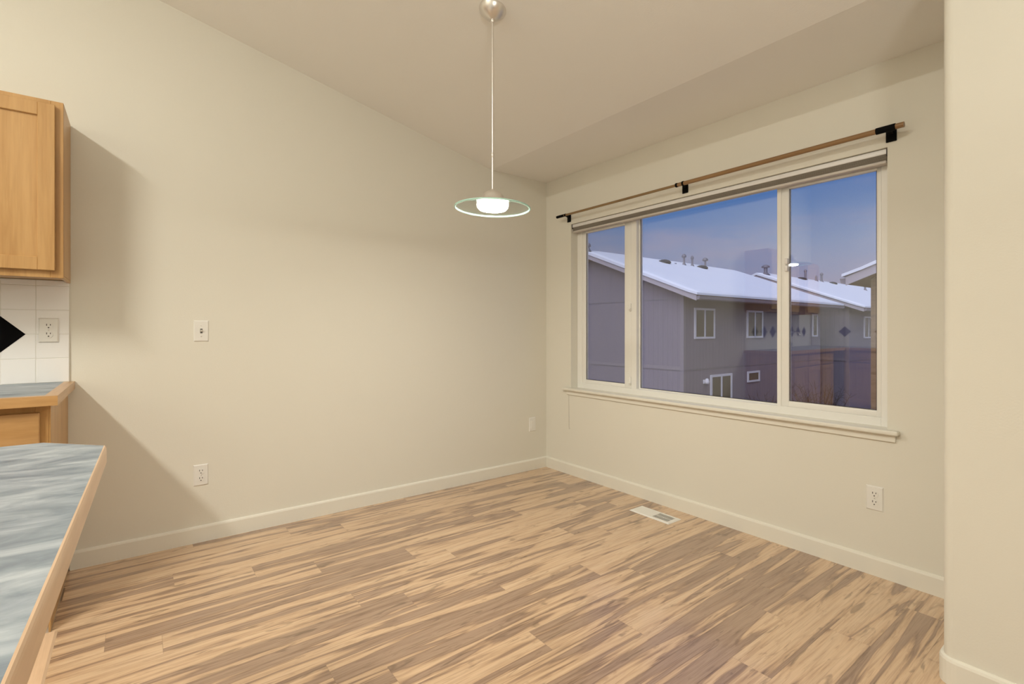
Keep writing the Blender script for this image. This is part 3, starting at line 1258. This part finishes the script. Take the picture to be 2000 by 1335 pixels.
def house(label, X0, X1, Y0, Y1, dz=0, gable='siding', ovx=.76, ovy=.44, eave=2.15, sl=.391, wins=(), wallm=None, trimm=None):
    wallm, trimm = wallm or SIDING, trimm or HTRIM
    r = thing('snow_roofed_house', ((X0 + X1) / 2, (Y0 + Y1) / 2, GZ0), label, 'house')
    ev = eave + dz                    # underside of the fascia at the eave
    xm_ = (X0 + X1) / 2
    ex0, ex1 = X0 - ovx, X1 + ovx

    def under(x):
        return ev + sl * (min(x - ex0, ex1 - x))
    m = MB()
    m.prism([(X0, GZ0 - .2), (X1, GZ0 - .2), (X1, under(X1) + .05), (xm_, under(xm_) + .05), (X0, under(X0) + .05)], 'Y', Y0, Y1)
    m.build('house_wall', wallm, r)
    th = .16
    m = MB()
    ry0, ry1 = Y0 - ovy, Y1 + .4
    prof = [(ex0, ev), (xm_, under(xm_)), (ex1, ev), (ex1, ev + th), (xm_, under(xm_) + th), (ex0, ev + th)]
    m.prism(prof, 'Y', ry0 + .04, ry1)
    m.build('roof', SIDEW, r)
    # barge boards and gutters
    m = MB()
    for s, xe in ((0, ex0), (1, ex1)):
        m.prism([(xe, ev - .02), (xm_, under(xm_) - .02), (xm_, under(xm_) + th - .005), (xe, ev + th - .005)], 'Y', ry0, ry0 + .041)
    m.build('fascia', FASCIA, r)
    for xe, s in ((ex0, -1), (ex1, 1)):
        m = MB()
        m.prism([(xe, ev), (xe + s * .10, ev + .03), (xe + s * .12, ev + .13), (xe, ev + .13)], 'Y', ry0 + .02, ry1)
        m.build('gutter', HTRIM, r)
    # snow blanket with a soft, uneven top
    m = MB()
    nx, ny = 28, 30
    top, bot = {}, {}
    bmm = m.bm
    for i in range(nx + 1):
        for j in range(ny + 1):
            x = ex0 - .06 + (ex1 - ex0 + .12) * i / nx
            y = ry0 - .05 + (ry1 - ry0 + .1) * j / ny
            b = under(min(max(x, ex0), ex1)) + th
            edge = min(min(i, nx - i) / 1.5, min(j, ny - j) / 1.5, 1)
            hgt = .13 * (.55 + .45 * edge) + .02 * mnoise.noise(Vector((x * .6, y * .5, dz * 9))) + .05 * (1 - abs(x - xm_) / (ex1 - xm_))
            top[i, j] = bmm.verts.new((x, y, b + hgt))
            bot[i, j] = bmm.verts.new((x, y, b + .002))
    for i in range(nx):
        for j in range(ny):
            f = bmm.faces.new((top[i, j], top[i + 1, j], top[i + 1, j + 1], top[i, j + 1]))
            f.smooth = True
            bmm.faces.new((bot[i, j], bot[i, j + 1], bot[i + 1, j + 1], bot[i + 1, j]))
    for i in range(nx):
        bmm.faces.new((bot[i, 0], bot[i + 1, 0], top[i + 1, 0], top[i, 0]))
        bmm.faces.new((bot[i + 1, ny], bot[i, ny], top[i, ny], top[i + 1, ny]))
    for j in range(ny):
        bmm.faces.new((bot[0, j + 1], bot[0, j], top[0, j], top[0, j + 1]))
        bmm.faces.new((bot[nx, j], bot[nx, j + 1], top[nx, j + 1], top[nx, j]))
    m.build('snow_cover', SNOW, r)
    # corner boards and belt boards
    for xx in (X0, X1):
        s = 1 if xx == X1 else -1
        m = MB()
        m.box((xx - s * .11, Y0 - .02, GZ0), (xx + s * .02, Y0 + .11, under(xx) - .02))
        m.build('corner_board', trimm, r)
    m = MB()
    zb_ = -.18 + dz
    m.box((X0 + .1, Y0 - .025, zb_), (X1 - .11, Y0, zb_ + .12))
    m.build('belt_board', trimm, r)
    m = MB()
    m.box((X0 + .1, Y0 - .012, zb_ - .03), (X1 - .11, Y0, zb_))
    m.box((X1, Y0 + .11, zb_ - .02), (X1 + .012, Y1, zb_ + .02))
    m.box((X0 + .1, Y0 - .012, 2.258 + dz - .018), (X1 - .11, Y0, 2.258 + dz + .012))
    m.build('joint_strip', PIPE, r)
    for w_ in wins:
        win_part(r, *w_)
    return r, under, th


def stack(par, x, y, z, h, r=.06, cap=.11, flash=True):
    m = MB()
    m.lathe([(r, 0), (r, h)], (x, y, z - .1), 14)
    if flash:
        m.lathe([(r * 2.6, .10), (r * 1.05, .24)], (x, y, z - .1), 14)
    o = m.build('vent_pipe', PIPE, par)
    if cap:
        m = MB()
        m.lathe([(0, h + .16), (cap * .5, h + .14), (cap, h + .08), (cap, h + .0), (r * .8, h - .02)], (x, y, z - .1), 14)
        m.build('pipe_cap', PIPE, o)
    return o


def hood(par, x, y, z):
    m = MB()
    m.lathe([(0, .17), (.12, .155), (.24, .11), (.30, .05), (.30, .0), (.18, -.02)], (x, y, z), 18)
    return m.build('roof_vent', ROOFCAP, par)


h1, u1, th = house('grey two-storey house with a snowy roof straight outside the dining window', -18.10, -9.91, 14.74, 25.6, wins=(
    ('X', -9.91, 15.42, 16.53, .95, 1.88, .07),
    ('X', -9.91, 18.93, 20.02, .95, 1.88, .07),
    ('X', -9.91, 16.42, 17.68, -2.35, -.50, .08),
    ('X', -9.91, 18.98, 19.76, -.77, -.49, .07, False),
    ('X', -9.91, 24.75, 25.15, .95, 1.86, .06, False)))


def on1(x):
    return u1(x) + th + .12


for x, y, hh, cp in ((-13.5, 20.12, .50, .10), (-13.5, 20.77, .48, .07), (-13.5, 21.85, .48, .13), (-13.5, 19.47, .18, 0), (-13.95, 14.35, .28, .10), (-14.6, 18.1, .62, 0), (-14.6, 16.2, .5, 0)):
    stack(h1, x, y, on1(x), hh, .045, cp, cp > 0)
hood(h1, -13.5, 18.62, on1(-13.5))
hood(h1, -13.35, 21.28, on1(-13.35))
m = MB()
m.box((-9.91, 15.89, -.70), (-9.85, 15.99, -.56), .01)
m.lathe([(0, -.10), (.07, -.09), (.085, -.02), (.05, .08), (0, .10)], (-9.78, 15.94, -.60), 16)
m.build('wall_lamp', HWIN, h1, label='white wall lamp beside the lower window')

h2, u2, th = house('grey house with a snowy roof standing behind the first, its wooden gable edge showing', -17.6, -9.24, 27.05, 45.5, dz=-.10, wins=(
    ('X', -9.24, 29.0, 30.1, .85, 1.80, .07), ('X', -9.24, 34.0, 35.1, .85, 1.80, .07)))


def on2(x):
    return u2(x) + th + .10


stack(h2, -13.2, 27.15, on2(-13.2), .50, .09, .20)
for x, y, hh, cp in ((-13.2, 32.0, .62, .08), (-13.2, 34.3, .58, .09), (-13.2, 33.5, .35, .06), (-12.2, 38.5, .5, .09), (-11.6, 40.0, .4, .08)):
    stack(h2, x, y, on2(x), hh, .06, cp)
hood(h2, -13.2, 31.4, on2(-13.2))
hood(h2, -13.1, 35.6, on2(-13.1))

h3, u3, th = house('house at the right edge of the view with a snowy eave and brown soffit', -3.83, 5.2, 12.5, 23.0, dz=.0, ovx=.34, ovy=.46, wins=(('Y', 12.5, -1.5, .2, .4, 1.6, .07),), wallm=SIDEW, trimm=SIDEW)

# bare shrubs against the first house
shr = None
for k, (x, y, hgt) in enumerate(((-8.7, 18.9, 1.9), (-8.5, 21.9, 2.2))):
    rng = random.Random(k)
    m = MB()
    for i in range(60):
        a, sp = rng.random() * 6.28, .2 + rng.random() * .9
        p0 = Vector((x + .15 * math.cos(a), y + .15 * math.sin(a), GZ0 - .05))
        p2 = Vector((x + sp * math.cos(a), y + sp * math.sin(a), GZ0 + hgt * (.55 + .45 * rng.random())))
        p1 = p0.lerp(p2, .5) + Vector((rng.uniform(-.1, .1), rng.uniform(-.1, .1), .15))
        m.tube([p0, p1, p2], .016, 4, .004)
        for q in range(4):
            tq = rng.uniform(.4, .95)
            b0 = p1.lerp(p2, tq)
            m.tube([b0, b0 + Vector((rng.uniform(-.3, .3), rng.uniform(-.3, .3), rng.uniform(.0, .35)))], .006, 3, .002)
    tag(m.build('bare_shrub', TWIG), ('bare brown shrub below the small window of the near house' if k == 0 else
        'bare brown shrub farther along the near house wall, half behind the window post'), 'shrub')
